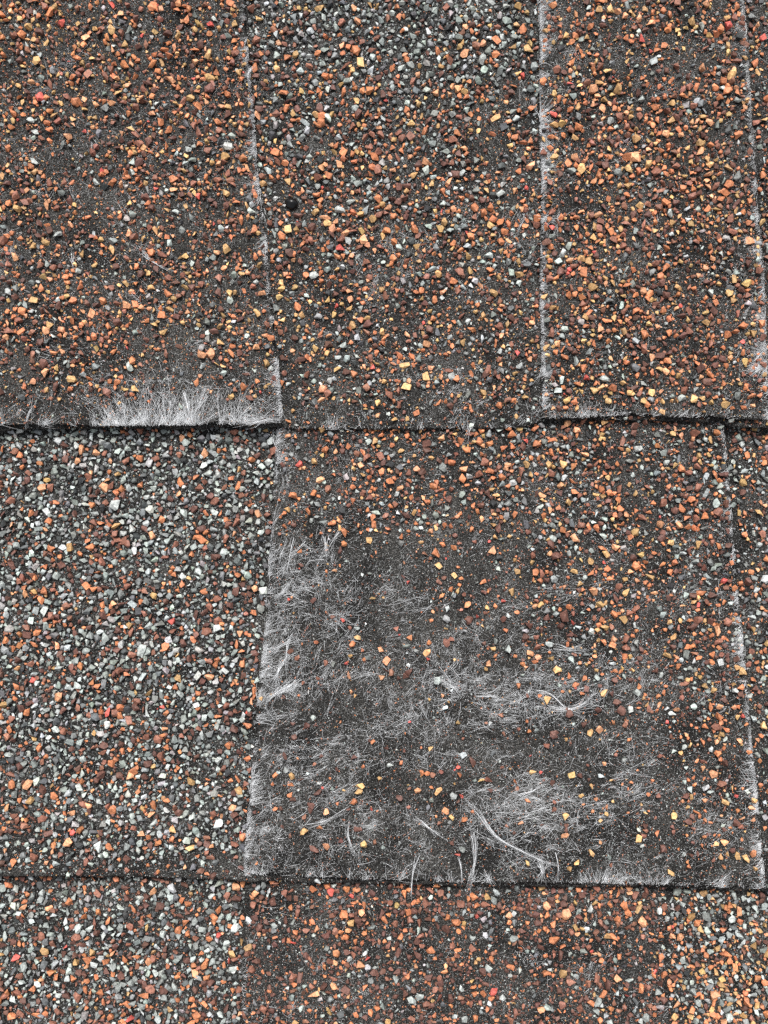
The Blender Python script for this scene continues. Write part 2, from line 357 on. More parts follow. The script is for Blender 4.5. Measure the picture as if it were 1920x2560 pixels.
HAND += hand(960, 1200, "185,90,34,o;290,40,22,b;265,195,32,o;200,218,32,O;160,185,30,g;60,140,26,w;130,140,34,a;325,145,26,o;415,105,38,d;420,170,26,O;445,105,18,w;485,65,32,A;380,215,32,o;565,150,32,o;505,180,24,d;600,40,34,O;685,60,36,O;715,130,36,O;690,155,32,o;760,25,34,O;10,230,24,o;160,270,20,a;225,313,44,o;300,290,36,o;325,275,26,b;465,305,46,O;455,265,16,r;480,250,30,a;510,255,30,g;540,243,22,A;690,225,24,o;710,258,24,a;750,295,30,g;825,250,46,O;940,295,40,o;980,245,34,g;1030,190,34,o;1045,150,40,O;1010,85,34,o;1190,190,36,O;1275,195,36,O;1085,225,38,a;1130,225,28,l;1160,100,34,o;200,340,26,b;235,370,30,a;320,375,20,o;85,415,26,d;105,440,22,r;240,440,30,b;290,470,28,o;325,450,22,o;295,490,28,l;260,420,22,b;430,485,30,d;400,440,28,g;450,480,20,o;360,540,30,o;275,555,34,l;305,500,24,g;250,500,28,o;445,550,30,a;480,545,28,o;515,520,24,r;530,450,24,b;650,540,32,O;675,540,34,a;640,325,36,b;655,400,34,o;590,375,22,b;700,430,30,d;690,460,22,w;845,450,34,A;905,480,40,O;845,495,20,a;850,345,24,a;890,350,36,a;950,355,18,r;1105,320,36,a;1045,485,42,A;1165,485,36,O;1255,355,34,o;1165,315,26,o;1355,280,44,a;1235,270,36,A;1205,275,28,o;1440,285,32,o;365,605,42,d;270,600,38,l;205,605,16,o;400,590,22,r;425,630,18,A;450,640,28,g;515,600,30,d;525,650,26,o;780,585,56,d;815,615,28,r;800,550,32,o;680,650,30,d;610,650,34,w;595,640,24,g;760,630,36,d;905,595,26,b;950,635,36,a;990,580,40,o;895,655,34,w;860,675,30,g;110,680,32,o;95,710,36,g;190,700,30,o;140,740,24,g;185,745,36,O;190,770,20,r;235,760,18,a;265,700,38,b;290,690,28,b;430,705,24,d;470,725,28,A;480,695,30,g;405,760,20,b;565,760,20,o;600,795,24,o;630,745,36,O;665,765,30,O;690,785,28,d;660,720,40,b;715,745,18,o;845,790,24,o;820,755,22,b;910,740,18,a;925,690,28,a;985,790,32,l;1000,770,24,o;450,790,30,O;440,815,20,a;10,780,36,O;105,800,24,w;30,830,36,b;60,855,40,d;90,850,42,d;110,828,38,d;8,820,30,d;230,865,40,l;830,885,28,o;825,900,16,r;705,945,46,A;670,930,24,o;685,965,14,a;950,920,38,A;985,920,30,d;1065,860,32,d;1100,890,26,o;1090,920,44,g;1005,960,36,d;1025,995,40,d;1060,990,36,w;925,990,32,d;1130,925,24,o;1120,940,24,a;1185,935,28,o;1130,965,34,a;1140,985,26,b;1285,940,28,b;1195,840,28,w;1265,760,36,O;1240,800,28,o;1270,805,34,o;1075,675,26,o;1275,640,32,b;1175,635,32,O;990,685,34,O;280,960,18,A;110,1045,14,r;320,1050,24,a;465,1050,30,w;440,1050,14,b;615,1040,24,o;580,1075,20,b;735,1090,40,d;520,1095,26,b;650,1065,26,g;655,1080,24,g;860,1050,32,d;925,1075,40,O;890,1090,32,a;990,1045,28,o;1040,1050,34,b;1220,1045,20,r;1240,1010,34,w;1155,1000,22,b;1300,880,30,b;1385,890,36,a;1420,905,28,a;1310,905,22,b;1500,815,18,a;1395,785,30,d;1430,650,46,O;1465,435,32,r;1355,540,28,r")
HAND += hand(960, 1820, "730,30,38,d;785,45,26,a;700,75,30,b;200,90,28,A;160,85,16,o;340,115,36,w;470,110,28,s;630,118,14,r;545,175,14,a;25,160,30,w;90,95,26,d;10,85,22,d;340,45,18,b;165,190,26,o;185,195,26,o;210,200,26,b;160,210,14,a;325,200,30,o;320,170,18,r;305,180,12,r;420,228,36,A;450,222,38,b;460,265,28,d;390,225,20,g;570,230,28,o;575,260,22,b;550,205,16,g;640,190,32,A;675,190,14,r;690,225,20,d;725,235,28,d;740,255,22,g;810,200,32,a;845,205,28,d;895,250,22,A;935,205,34,w;980,225,18,a;950,150,30,O;1000,115,24,b;145,270,38,O;238,275,36,A;110,260,22,b;205,255,20,o;255,290,20,b;300,285,44,w;330,295,26,r;320,315,30,d;65,300,32,d;105,340,20,b;175,310,22,g;205,310,24,g;190,340,24,g;265,355,34,O;290,385,30,A;265,385,18,b;345,390,30,o;380,360,20,o;285,405,24,l;235,410,18,b;225,380,14,o;325,410,20,d;620,312,28,o;735,350,28,b;850,288,26,A;915,305,22,o;590,408,28,O;560,450,24,d;648,400,16,g;680,420,22,d;785,380,40,A;785,420,28,d;785,440,26,d;782,462,36,O;735,320,20,b;965,340,22,o;960,370,24,a;935,400,22,A;935,490,28,O;895,535,38,A;295,488,36,d;335,520,44,g;318,545,24,r;165,572,16,b;617,580,32,A;832,580,36,A;800,605,26,a;975,555,32,g;980,592,20,b;1095,475,40,A;1125,420,30,d;1120,460,28,b;1180,455,32,o;1130,440,24,b;1100,440,18,w;1235,620,40,A;1250,380,36,A;1310,405,36,d;1330,385,30,d;1140,285,26,o;1180,290,30,b;1325,295,32,a;1320,260,36,w;1385,255,34,w;1440,265,28,d;1420,195,44,O;1470,320,36,A;1465,345,28,b;1480,290,26,w;1315,70,34,A;1250,100,26,w;1190,120,30,b;1240,35,26,b;1200,520,40,d;1290,545,26,w;1270,520,20,o;1325,545,28,d;1350,540,28,d;1310,575,22,o;1430,500,32,A;1470,490,34,O;1500,520,36,d;1480,540,30,a;1525,550,28,a;1560,560,36,A;1455,555,30,a;1420,565,28,b;1465,600,24,o;1600,600,30,A;1595,540,32,o;1520,400,44,d;1540,385,32,O;1585,345,28,O")
HAND += hand(0, 1820, "1270,35,34,d;1230,120,36,d;1385,120,30,d;1360,155,24,b;1530,125,34,d;1455,178,24,d;1190,205,34,o;1235,180,30,g;1205,190,20,w;1180,240,28,o;1260,205,36,A;1255,245,40,o;1255,285,30,o;1265,310,28,d;1300,225,26,d;1290,265,16,w;1330,195,16,w;1380,235,22,w;1370,270,40,d;1345,335,36,d;1340,355,36,d;1315,380,26,b;1410,365,40,O;1190,350,26,o;1215,345,28,d;1098,360,24,d;1220,425,26,d;1255,465,22,d;1315,445,38,A;1383,428,34,o;1355,520,46,d;1408,508,34,O;1472,485,30,d;1550,430,46,d;1595,430,30,g;1573,500,38,A;1555,245,36,A;1550,275,34,A;1525,315,36,o;1505,350,28,d;1607,348,18,r;1485,395,16,b;1455,325,22,o;1610,60,24,o;1640,215,20,a;1620,490,24,b")
HAND_B = [(x, y, d, k) for x, y, d, k in HAND if y < 2190]
# some striking single granules elsewhere: (x, y, across, colour)
HAND_A = [(1463,945,27,'r'),(1485,975,24,'A'),(1406,952,22,'l'),(1510,948,24,'l'),(1575,983,20,'A'),(1575,985,22,'A'),(1733,998,24,'A'),(1753,996,18,'A'),(850,527,24,'w'),(814,546,28,'O'),(820,560,22,'A'),(722,576,24,'A'),(742,575,20,'a'),
          (255,427,16,'r'),(437,122,22,'O'),(497,493,18,'r'),(92,153,22,'A'),(232,150,24,'A'),(55,560,20,'O'),(385,815,24,'A'),(410,830,24,'A'),(530,885,28,'O'),(505,885,26,'O'),(318,762,24,'O'),(418,885,22,'b'),(920,740,0,'A'),(1606,100,26,'r'),(1905,97,22,'r'),(1313,470,16,'r'),
          (1480,225,24,'O'),(1752,173,26,'O'),(1826,190,26,'A'),(1522,375,24,'A'),(1664,335,24,'O'),(1676,305,22,'A'),(1585,397,30,'O'),(1434,392,28,'O'),(1436,345,22,'A'),(460,1095,18,'O'),(917,795,26,'A'),(540,905,0,'o')]
HAND_A = [h for h in HAND_A if h[2] > 0 and h[1] < 1050]
HAND_BL = [(513,1133,26,'O'),(457,1095,20,'O'),(204,1126,24,'O'),(110,1221,24,'O'),(262,1219,30,'O'),(430,1552,24,'r'),(273,1780,28,'r'),(407,1767,16,'r'),(265,1595,26,'l'),(546,1570,26,'w'),(354,1623,32,'l'),(288,1262,28,'w'),(380,1340,26,'O'),(523,1693,28,'O'),(80,1440,22,'b'),(92,1443,26,'o'),(548,2057,32,'w'),(249,2113,28,'w'),(477,2117,26,'A'),(355,2084,22,'O'),(20,2017,22,'O'),(70,1958,26,'O'),(583,2017,22,'O')]
HAND_C = [(828,2228,22,'r'),(42,2392,26,'r'),(165,2366,18,'r'),(572,2400,18,'r'),(548,2337,20,'r'),(1234,2476,26,'r'),(733,2354,18,'r'),(920,2396,20,'r'),(785,2483,30,'O'),(1413,2281,30,'O'),(1604,2302,30,'O'),(1387,2350,30,'o'),(1640,2428,16,'r'),(356,2540,0,'r'),(327,2545,28,'r'),(498,2443,24,'w'),(590,2318,24,'w'),(1665,2295,22,'w'),(1845,2275,28,'O'),(1785,2485,28,'O'),(1258,2492,24,'w'),(903,2410,26,'O'),(60,2265,24,'O'),(125,2265,22,'O'),(560,2290,0,'O'),(592,2215,24,'O'),(640,2232,24,'O'),(360,2485,34,'o')]
HAND_C = [h for h in HAND_C if h[2] > 0]

class Bag:      # granules gathered for one course
    def __init__(s): s.x = []; s.y = []; s.r = []; s.lay = []; s.k = []
class Grid:
    def __init__(s, cell): s.c = cell; s.g = {}
    def clash(s, x, y, r, f):
        i, j = int(x // s.c), int(y // s.c)
        for a in (i - 1, i, i + 1):
            for b in (j - 1, j, j + 1):
                for (X, Y, R) in s.g.get((a, b), ()):
                    if (X - x) ** 2 + (Y - y) ** 2 < (f * (R + r)) ** 2: return True
        return False
    def add(s, x, y, r): s.g.setdefault((int(x // s.c), int(y // s.c)), []).append((x, y, r))

PEBBLE = (729, 510)
DOM = {'A': (-190, 1076), 'B': (1010, 2236), 'C': (2180, 2750)}
XD = (-190, 2110)
BAGS = {}
for c in 'ABC':
    bag = Bag(); gr = Grid(34)
    pre = HAND_A if c == 'A' else HAND_B + HAND_BL if c == 'B' else HAND_C
    for (x, y, d, k) in pre:
        lay = int(which(c, x, y))
        if lay < 0: continue
        bag.x.append(x); bag.y.append(y); bag.r.append(d / 2 * 1.10); bag.lay.append(lay); bag.k.append(k); gr.add(x, y, d / 2)
    if c == 'A': gr.add(PEBBLE[0], PEBBLE[1], 26)
    y0, y1 = DOM[c]; area = (XD[1] - XD[0]) * (y1 - y0)
    CAND = .0350; n = int(area * CAND)
    x = rng.uniform(*XD, n); y = rng.uniform(y0, y1, n)
    d = np.clip(np.exp(rng.normal(math.log(11.9), .39, n)), 4.8, 26)
    d = -np.sort(-d)
    test = rng.uniform(0, 1, n); pick = rng.uniform(0, 1, n); gpick = rng.uniform(0, 1, n)
    lays = np.full(n, -1)
    lays = np.where(which(c, x, y, 5.0) >= 0, which(c, x, y, 5.0), -1)
    clump = vnoise(x / 60, y / 60, 71) * .42 + vnoise(x / 19, y / 19, 72) * .58
    gcl = vnoise(x / 70, y / 70, 73)
    streak = vnoise(x / 26, y / 160, 74)
    DD = np.zeros(n); GG = np.zeros(n)
    for lay in (0, 1, 2):
        for left in (True, False):
            m = (lays == lay) & ((x < (1400 if c == 'A' else 1000)) == left)
            if m.any():
                T = table_for(c, lay, 0 if left else 2000)
                DD[m] = look(T, 'D', x[m], y[m]); GG[m] = look(T, 'G', x[m], y[m])
    for i in range(n):
        lay = int(lays[i])
        if lay < 0: continue
        X, Y, R = x[i], y[i], d[i] / 2
        T = table_for(c, lay, X)
        D = DD[i]; G = GG[i]
        dens = .0280 * (D / 10) ** 1.75
        if D < 7.5: dens *= max(.18, 1 + (clump[i] - .5) * 3.2 + (streak[i] - .5) * .9)
        else: dens *= max(.3, 1 + (clump[i] - .5) * 1.3)
        if c == 'B' and lay == 1 and Y > 1330 and X < 1700:
            if R > 5.2: dens *= .22 if (X < 1300 or Y > 1700) else .6
            else: dens *= .9
        if test[i] > dens / CAND: continue
        if gr.clash(X, Y, R, .57 if D > 8 else .62): continue
        G = min(1, max(0, G + (gcl[i] - .5) * .35))
        nm, pr = MIX['grey'] if gpick[i] < G else MIX[T['mix']]
        bag.x.append(X); bag.y.append(Y); bag.r.append(R * (.94 if gpick[i] < G else 1.0)); bag.lay.append(lay)
        bag.k.append(nm[int(np.searchsorted(np.cumsum(pr), pick[i] * .9999))]); gr.add(X, Y, R)
    BAGS[c] = bag

def rot_batch(n, tilt):
    yaw = rng.uniform(0, 2 * math.pi, n); tx = rng.normal(0, tilt, n); ty = rng.normal(0, tilt, n)
    cz, sz = np.cos(yaw), np.sin(yaw); cx, sx = np.cos(tx), np.sin(tx); cy, sy = np.cos(ty), np.sin(ty)
    Rz = np.zeros((n, 3, 3)); Rz[:, 0, 0] = cz; Rz[:, 0, 1] = -sz; Rz[:, 1, 0] = sz; Rz[:, 1, 1] = cz; Rz[:, 2, 2] = 1
    Rx = np.zeros((n, 3, 3)); Rx[:, 0, 0] = 1; Rx[:, 1, 1] = cx; Rx[:, 1, 2] = -sx; Rx[:, 2, 1] = sx; Rx[:, 2, 2] = cx
    Ry = np.zeros((n, 3, 3)); Ry[:, 1, 1] = 1; Ry[:, 0, 0] = cy; Ry[:, 0, 2] = sy; Ry[:, 2, 0] = -sy; Ry[:, 2, 2] = cy
    return Rx @ Ry @ Rz

def merge(shapes, pos, scale, colr, tilt):
    """many small stones as one mesh: pos (n,3), scale (n,3), colr (n,3)"""
    n = len(pos); pick = rng.integers(0, len(shapes), n); R = rot_batch(n, tilt)
    Vs, Fs, Cs, off = [], [], [], 0
    for s, (V, F) in enumerate(shapes):
        m = np.nonzero(pick == s)[0]
        if not len(m): continue
        P = V[None] * scale[m][:, None, :]
        P = np.einsum('nij,nkj->nki', R[m], P) + pos[m][:, None, :]
        Vs.append(P.reshape(-1, 3)); Cs.append(np.repeat(colr[m], len(V), 0))
        Fs.append((F[None] + (np.arange(len(m)) * len(V))[:, None, None] + off).reshape(-1)); off += len(m) * len(V)
    return np.concatenate(Vs), np.concatenate(Fs), np.concatenate(Cs)

def jitter(cols):
    n = len(cols)
    return np.clip(cols * np.exp(rng.normal(0, .17, (n, 1))) * np.exp(rng.normal(0, .03, (n, 3))), .004, .9)

LIB = {}
def lib_mesh(k, s, j):
    key = (k, s, j)
    if key not in LIB:
        V, F = SHAPES[s]
        cc = np.clip(PALL[k] * (.86, 1.14)[j], 0, .9)
        LIB[key] = fill_mesh('granule', V * 1000 * .001, F.ravel(), 3, M_STONE, False, np.tile(cc, (len(V), 1)))
    return LIB[key]

for c in 'ABC':
    b = BAGS[c]
    X = np.array(b.x); Y = np.array(b.y); R = np.array(b.r) * S; LAY = np.array(b.lay); KK = np.array(b.k)
    u = np.zeros(len(X)); v = u.copy(); w = u.copy()
    for t in (False, True):
        m = (LAY > 0) == t
        u[m], v[m], w[m] = place(c, t, X[m], Y[m])
    hz = rng.uniform(.85, 1.25, len(X))
    pos = np.stack([u, v, w + R * hz * .5], -1)
    sc = np.stack([R * rng.uniform(1.0, 1.22, len(X)), R * rng.uniform(.86, 1.12, len(X)), R * hz], -1)
    print('GRAN', c, len(X), ((X > 0) & (X < 1920) & (Y > 0) & (Y < 2560)).sum())
    vis = (X > 4) & (X < 1916) & (Y > 4) & (Y < 2556)
    cover = {'A': 1e9, 'B': 1078, 'C': 2235}[c]
    if c != 'A': vis &= Y > cover
    order = np.argsort(-np.where(vis, R, 0))
    big = order[:300]; small = order[300:]
    for i in big:
        o = obj('granule', lib_mesh(KK[i], int(rng.integers(0, len(SHAPES))), int(rng.integers(0, 2))), PIECE[c, int(LAY[i])])
        o.location = pos[i] * .001; o.scale = sc[i]
        o.rotation_euler = (float(rng.normal(0, .3)), float(rng.normal(0, .3)), float(rng.uniform(0, 6.283)))
    cols = jitter(np.array([PALL[k] for k in KK[small]]))
    V, F, Cc = merge(SHAPES, pos[small], sc[small], cols, .4)
    tag(obj('granule_cover', fill_mesh('granule_cover', V, F, 3, M_STONE, False, Cc), SH[c]), kind='stuff')
    # fine chips and grit between the granules
    y0, y1 = DOM[c]; area = (XD[1] - XD[0]) * (y1 - y0)
    Vs, Fs, Cs, off = [], [], [], 0
    for kind, rho, lo, hi in (('chip', .0155, 2.8, 6.6), ('grit', .0220, 1.3, 3.4)):
        n = int(area * rho); x = rng.uniform(*XD, n); y = rng.uniform(y0, y1, n)
        lay = which(c, x, y, 2.0)
        keep = (lay >= 0) & (rng.uniform(0, 1, n) < .35 + 1.1 * vnoise(x / 30, y / 30, 91) ** 1.3)
        if kind == 'chip' and c == 'B': keep &= ~((lay == 1) & (y > 1330) & (x < 1560) & (rng.uniform(0, 1, n) < .5))
        x, y, lay = x[keep], y[keep], lay[keep]; n = len(x)
        u = np.zeros(n); v = u.copy(); w = u.copy()
        for t in (False, True):
            m = (lay > 0) == t; u[m], v[m], w[m] = place(c, t, x[m], y[m])
        r = rng.uniform(lo, hi, n) ** 1.0 / 2 * S
        pos = np.stack([u, v, w + r * .4], -1); sc = np.stack([r * rng.uniform(.9, 1.4, n), r * rng.uniform(.8, 1.1, n), r * .8], -1)
        if kind == 'chip':
            gf = np.zeros(n)
            for l in (0, 1, 2):
                for left in (True, False):
                    m = (lay == l) & ((x < (1400 if c == 'A' else 1000)) == left)
                    if m.any(): gf[m] = look(table_for(c, l, 0 if left else 2000), 'G', x[m], y[m])
            mixn = 'Ct' if c == 'C' else 'A' if c == 'A' else 'Bl'
            ga, gp = MIX['grey']; ba, bp = MIX[mixn]
            kk = np.where(rng.uniform(0, 1, n) < gf * .8 + .15, rng.choice(ga, n, p=gp), rng.choice(ba, n, p=bp))
            kk = np.where(kk == 'r', 'b', kk); cols = jitter(np.array([PALL[k] for k in kk]))
            V, F, Cc = merge(CHIPS, pos, sc, cols, .6)
        else:
            g = rng.choice([.03, .12, .34, .7], n, p=[.20, .27, .31, .22])[:, None] * np.array([[.97, 1.0, 1.0]])
            V, F, Cc = merge([TETRA], pos, sc, g, .5)
        Vs.append(V); Fs.append(F + off); Cs.append(Cc); off += len(V)
    tag(obj('fine_grit', fill_mesh('fine_grit', np.concatenate(Vs), np.concatenate(Fs), 3, M_STONE, False, np.concatenate(Cs)), SH[c]), kind='stuff')

# ---------------------------------------------------------------- glass fibres
def tubes(P, rad, taper=True):
    """P (n,k,3) fibre centre lines, rad (n,) -> verts, quads"""
    n, k, _ = P.shape
    t = np.gradient(P, axis=1); t /= np.linalg.norm(t, axis=2, keepdims=True) + 1e-9
    up = np.array([0, 0, 1.0]); s = np.cross(t, up); s /= np.linalg.norm(s, axis=2, keepdims=True) + 1e-9
    q = np.cross(s, t)
    rr = rad[:, None] * np.ones((n, k))
    if taper: rr = rr * np.interp(np.arange(k), [0, (k - 1) * .35, k - 1], [1, 1, .45])[None]
    rings = [P + rr[..., None] * (math.cos(a) * s + math.sin(a) * q) for a in (math.pi / 2, math.pi / 2 + 2.0944, math.pi / 2 + 4.1888)]
    V = np.stack(rings, 2).reshape(-1, 3)                     # index = (i*k + j)*3 + m
    base = (np.arange(n)[:, None] * k + np.arange(k - 1)[None]) * 3
    F = []
    for m in range(3):
        m2 = (m + 1) % 3
        F.append(np.stack([base + m, base + m2, base + m2 + 3, base + m + 3], -1).reshape(-1, 4))
    return V, np.concatenate(F)

def lay_fibres(c, tab, x, y, ang, length, bend, h0, h1, rad, k=4, lift_tip=None):
    """fibres as curves on the sheet: start (x,y) px, direction, length px; arch heights in mm"""
    n = len(x); q = np.linspace(0, 1, k)[None]
    a = ang[:, None] + bend[:, None] * (q - .5)
    px = x[:, None] + length[:, None] * np.cumsum(np.concatenate([np.zeros((n, 1)), np.cos(a[:, :-1])], 1), 1) / (k - 1)
    py = y[:, None] - length[:, None] * np.cumsum(np.concatenate([np.zeros((n, 1)), np.sin(a[:, :-1])], 1), 1) / (k - 1)
    u, v, w = place(c, tab, px, py)
    arch = h0[:, None] + (h1 - h0)[:, None] * np.sin(q * math.pi * .62)
    return tubes(np.stack([u, v, w + arch], -1), rad)

def fat(n, lo, mid, hi):
    t = rng.uniform(0, 1, n)
    return np.where(t < .8, lo + (mid - lo) * t / .8, mid + (hi - mid) * (t - .8) / .2)
FIB = {c: [] for c in 'ABC'}
def add_f(c, VF): FIB[c].append(VF)

# woolly patches: (course, layer, x, y, rx, ry, strength, direction in degrees or None)
PATCH = []
def patches(c, s):
    for it in s.split(';'):
        p = it.split(',')
        if len(p) >= 5: PATCH.append((c, float(p[0]), float(p[1]), float(p[2]), float(p[3]), float(p[4]), float(p[5]) if len(p) > 5 else None))
patches('B', "700,1200,24,40,1,60;720,1130,30,40,.4;740,1420,70,60,1.2,50;700,1480,50,80,1,35;800,1500,80,60,.8;850,1540,70,50,.6;690,1640,60,90,1,45;760,1650,80,80,.8,45;700,1750,50,50,1.2,30;820,1730,60,50,.7,45;820,1370,30,50,.9,80;740,1370,40,40,.8,60;900,1640,60,50,.6,20;860,1450,50,40,.5;930,1730,60,60,.6;"
 "995,1524,50,60,.6,25;1190,1362,35,30,.7,60;983,1455,40,30,.5,30;1070,1495,50,30,.6,15;1162,1582,40,25,1,-20;1307,1541,50,40,.7,20;1296,1611,40,30,.7;1411,1472,50,20,.9,-5;1481,1449,40,25,.5,20;1134,1663,60,50,1;1151,1709,50,30,1.1,-25;1238,1720,80,40,.9,10;1307,1732,110,60,1.1,0;1394,1761,90,50,1.1,0;1296,1784,80,40,.8,0;1388,1680,60,30,.8,10;1481,1703,40,60,.8,60;1423,1622,60,14,1.2,0;1597,1669,60,40,.6;1064,1755,60,60,.9,60;983,1802,60,40,.8,30;1076,1813,50,40,.8;1191,1790,60,30,.7,10;1544,1721,50,50,.5;1782,1483,50,20,.7,20;1822,1414,25,30,.8;1654,1738,50,40,.4;1816,1744,60,40,.6,20;1080,1660,60,60,.6;"
 "1076,1901,80,22,1,5;1267,1907,60,25,.7,-10;1498,1872,30,45,.9,70;1579,1895,70,30,.9,15;1284,1988,110,50,1,15;1330,2011,90,60,1,20;1220,2034,60,60,.7,-40;1284,2063,90,50,.8,-10;1411,1994,60,40,.6,30;1458,2034,60,40,1,-15;1469,2080,60,40,1.2,10;1573,1994,60,60,.9,15;1591,1976,60,30,.7,15;1770,2040,60,40,.6,20;1788,2075,50,50,.6,50;1053,2132,50,25,.9,20;1174,2086,20,40,.9,90;1336,2127,80,50,.7,10;1573,2167,60,30,.6,10;995,2161,50,40,.4;1880,1965,25,60,.7,15;1885,2080,30,40,1,10;1040,2040,40,20,.5,-40;1690,2150,60,30,.4;"
 "654,1837,20,40,1,60;718,1913,60,40,1,-15;694,1849,60,50,.7,30;856,1860,80,40,1,25;833,1942,50,60,.7,50;660,2011,35,30,1,45;706,2040,50,50,.7,50;637,2092,25,40,1.2,35;671,2109,50,40,.9,40;856,2040,90,50,.6,25;868,2086,70,50,.6,40;712,2156,40,40,.8,50;804,2150,40,30,.6,80;926,2023,40,50,.6,40;914,2144,30,50,.5,-70;740,1950,60,40,.5,20;880,1960,40,60,.5,60")
patches('A', "174,150,50,20,.6,5;122,197,60,40,.45,30;295,52,25,15,.7;150,475,60,30,.6,-35;556,214,50,8,.8,12;359,376,40,20,.4;498,463,40,25,.4;538,359,40,12,.6,-15;307,480,50,40,.4;237,343,16,26,.6,80;"
 "17,635,30,50,.6;179,652,20,40,.7,-70;370,640,60,30,.6,-35;301,733,30,30,.6;428,797,40,30,.6;341,727,30,30,.5;122,883,30,40,.6;515,866,60,15,.7,0;336,959,80,30,.6;405,947,80,40,.7;324,982,40,40,.8;243,1005,80,30,.8;92,1022,60,40,.7,45;556,959,60,30,.6;648,976,40,50,.7,-30;654,1028,45,30,.9,-20;550,1028,70,32,1.3,70;509,1005,40,45,1.1,60;405,1022,60,35,1,80;23,1047,40,12,.7,60;250,1040,80,18,.9,75;"
 "1024,608,60,30,.9;1151,538,50,25,.7;1290,561,35,40,1,50;1301,613,35,30,.8,40;1105,469,30,20,.5;1307,629,45,30,.7,50;1191,733,50,25,.5,20;1018,698,40,30,.5;1012,930,40,40,.9;1232,918,40,20,.7,45;1151,936,35,25,.6;1157,999,50,30,.9,30;1320,1028,35,30,.9,50;914,716,30,50,.6,70;799,826,20,20,.5;916,655,30,30,.4;1120,1058,60,8,.9,75;1180,1045,30,18,1,70;1270,1056,60,8,.7,75;900,1050,60,16,.4;"
 "1377,58,25,50,1;1429,121,20,20,.8;1406,243,20,40,.9;1666,249,30,30,.6,40;1816,110,40,10,.8,-10;1556,405,40,20,.6;1527,347,30,20,.4;1377,555,22,40,1.3,30;1377,336,20,30,1.1;1375,180,20,60,.8;1851,635,40,40,.9;1880,884,40,30,1.6;1890,774,22,30,1.4;1400,849,30,30,1.1,30;1458,1022,50,14,1.2,75;1400,1025,40,14,1;1690,1030,40,10,.8;1600,1028,60,10,.5;1840,1020,50,14,.7,30;1380,440,20,40,.7;1820,680,30,30,.4;1640,560,30,20,.4")
patches('C', "793,2416,25,8,1.1,30;616,2352,10,12,1.4;612,2430,10,40,.8;612,2520,10,40,.6;1325,2387,40,20,.6,80;1527,2381,20,15,.7;1475,2428,30,25,.6;1653,2375,12,14,1;1654,2428,12,20,.8;1093,2381,40,15,.5;900,2440,60,40,.3;1400,2480,60,30,.3;800,2530,60,30,.3")

for (c, X, Y, rx, ry, st, ang) in PATCH:
    area = math.pi * rx * ry
    base = int(which(c, X, Y))
    if base < 0: continue
    # tufts: a handful of fibres combed the same way from one root, over a thinner random web
    nt = max(2, int(area * .0011 * st)); per = 5
    a = rng.uniform(0, 2 * math.pi, nt); q = np.sqrt(rng.uniform(0, 1, nt)) * 1.15
    tx = X + np.cos(a) * q * rx; ty = Y + np.sin(a) * q * ry
    tth = rng.uniform(0, 2 * math.pi, nt) if ang is None else math.radians(ang) + rng.normal(0, .38, nt) + math.pi * rng.integers(0, 2, nt)
    tl = np.clip(np.exp(rng.normal(math.log(29), .45, nt)), 10, 85)
    x = np.repeat(tx, per) + rng.normal(0, 3.5, nt * per); y = np.repeat(ty, per) + rng.normal(0, 3.5, nt * per)
    th = np.repeat(tth, per) + rng.normal(0, .2, nt * per); L = np.repeat(tl, per) * rng.uniform(.45, 1.25, nt * per)
    bd = np.repeat(rng.normal(0, .35, nt), per) + rng.normal(0, .25, nt * per)
    nw = int(area * .0075 * st)
    a = rng.uniform(0, 2 * math.pi, nw); q = np.sqrt(rng.uniform(0, 1, nw)) * 1.2
    x = np.concatenate([x, X + np.cos(a) * q * rx]); y = np.concatenate([y, Y + np.sin(a) * q * ry])
    th = np.concatenate([th, rng.uniform(0, 2 * math.pi, nw)]); L = np.concatenate([L, np.clip(np.exp(rng.normal(math.log(24), .5, nw)), 8, 90)])
    bd = np.concatenate([bd, rng.normal(0, .5, nw)])
    x = x - np.cos(th) * L * .5; y = y + np.sin(th) * L * .5
    ok = (which(c, x, y) == base) & (which(c, x + np.cos(th) * L, y - np.sin(th) * L) == base)
    nn = int(ok.sum())
    if nn < 2: continue
    add_f(c, lay_fibres(c, base > 0, x[ok], y[ok], th[ok], L[ok], bd[ok], rng.uniform(.03, .2, nn), rng.uniform(.1, .85, nn), fat(nn, .014, .027, .055)))

# faint fuzz of the mat over every worn face
for c, lay_ok, rho in (('A', (1, 2), .0085), ('A', (0,), .0060), ('B', (1,), .0125), ('B', (0,), .0012), ('C', (1,), .0065), ('C', (0,), .0010)):
    y0, y1 = DOM[c]; n = int((XD[1] - XD[0]) * (y1 - y0) * rho)
    x = rng.uniform(*XD, n); y = rng.uniform(y0, y1, n); lay = which(c, x, y, 6)
    cl = vnoise(x / 34, y / 34, 201) * .6 + vnoise(x / 90, y / 90, 202) * .4
    keep = np.isin(lay, lay_ok) & (rng.uniform(0, 1, n) < np.clip((cl - .40) * 4.0, .04, 1))
    x, y = x[keep], y[keep]; n = len(x)
    th = (vnoise(x / 60, y / 60, 203) - .5) * 3.4 + .35 + rng.normal(0, .55, n) + math.pi * rng.integers(0, 2, n)
    L = np.clip(np.exp(rng.normal(math.log(14), .45, n)), 5, 50)
    ok = np.isin(which(c, x + np.cos(th) * L, y - np.sin(th) * L), lay_ok)
    x, y, th, L = x[ok], y[ok], th[ok], L[ok]; n = len(x)
    add_f(c, lay_fibres(c, lay_ok[0] > 0, x, y, th, L, rng.normal(0, .4, n), rng.uniform(.03, .12, n), rng.uniform(.06, .35, n), fat(n, .012, .022, .042)))

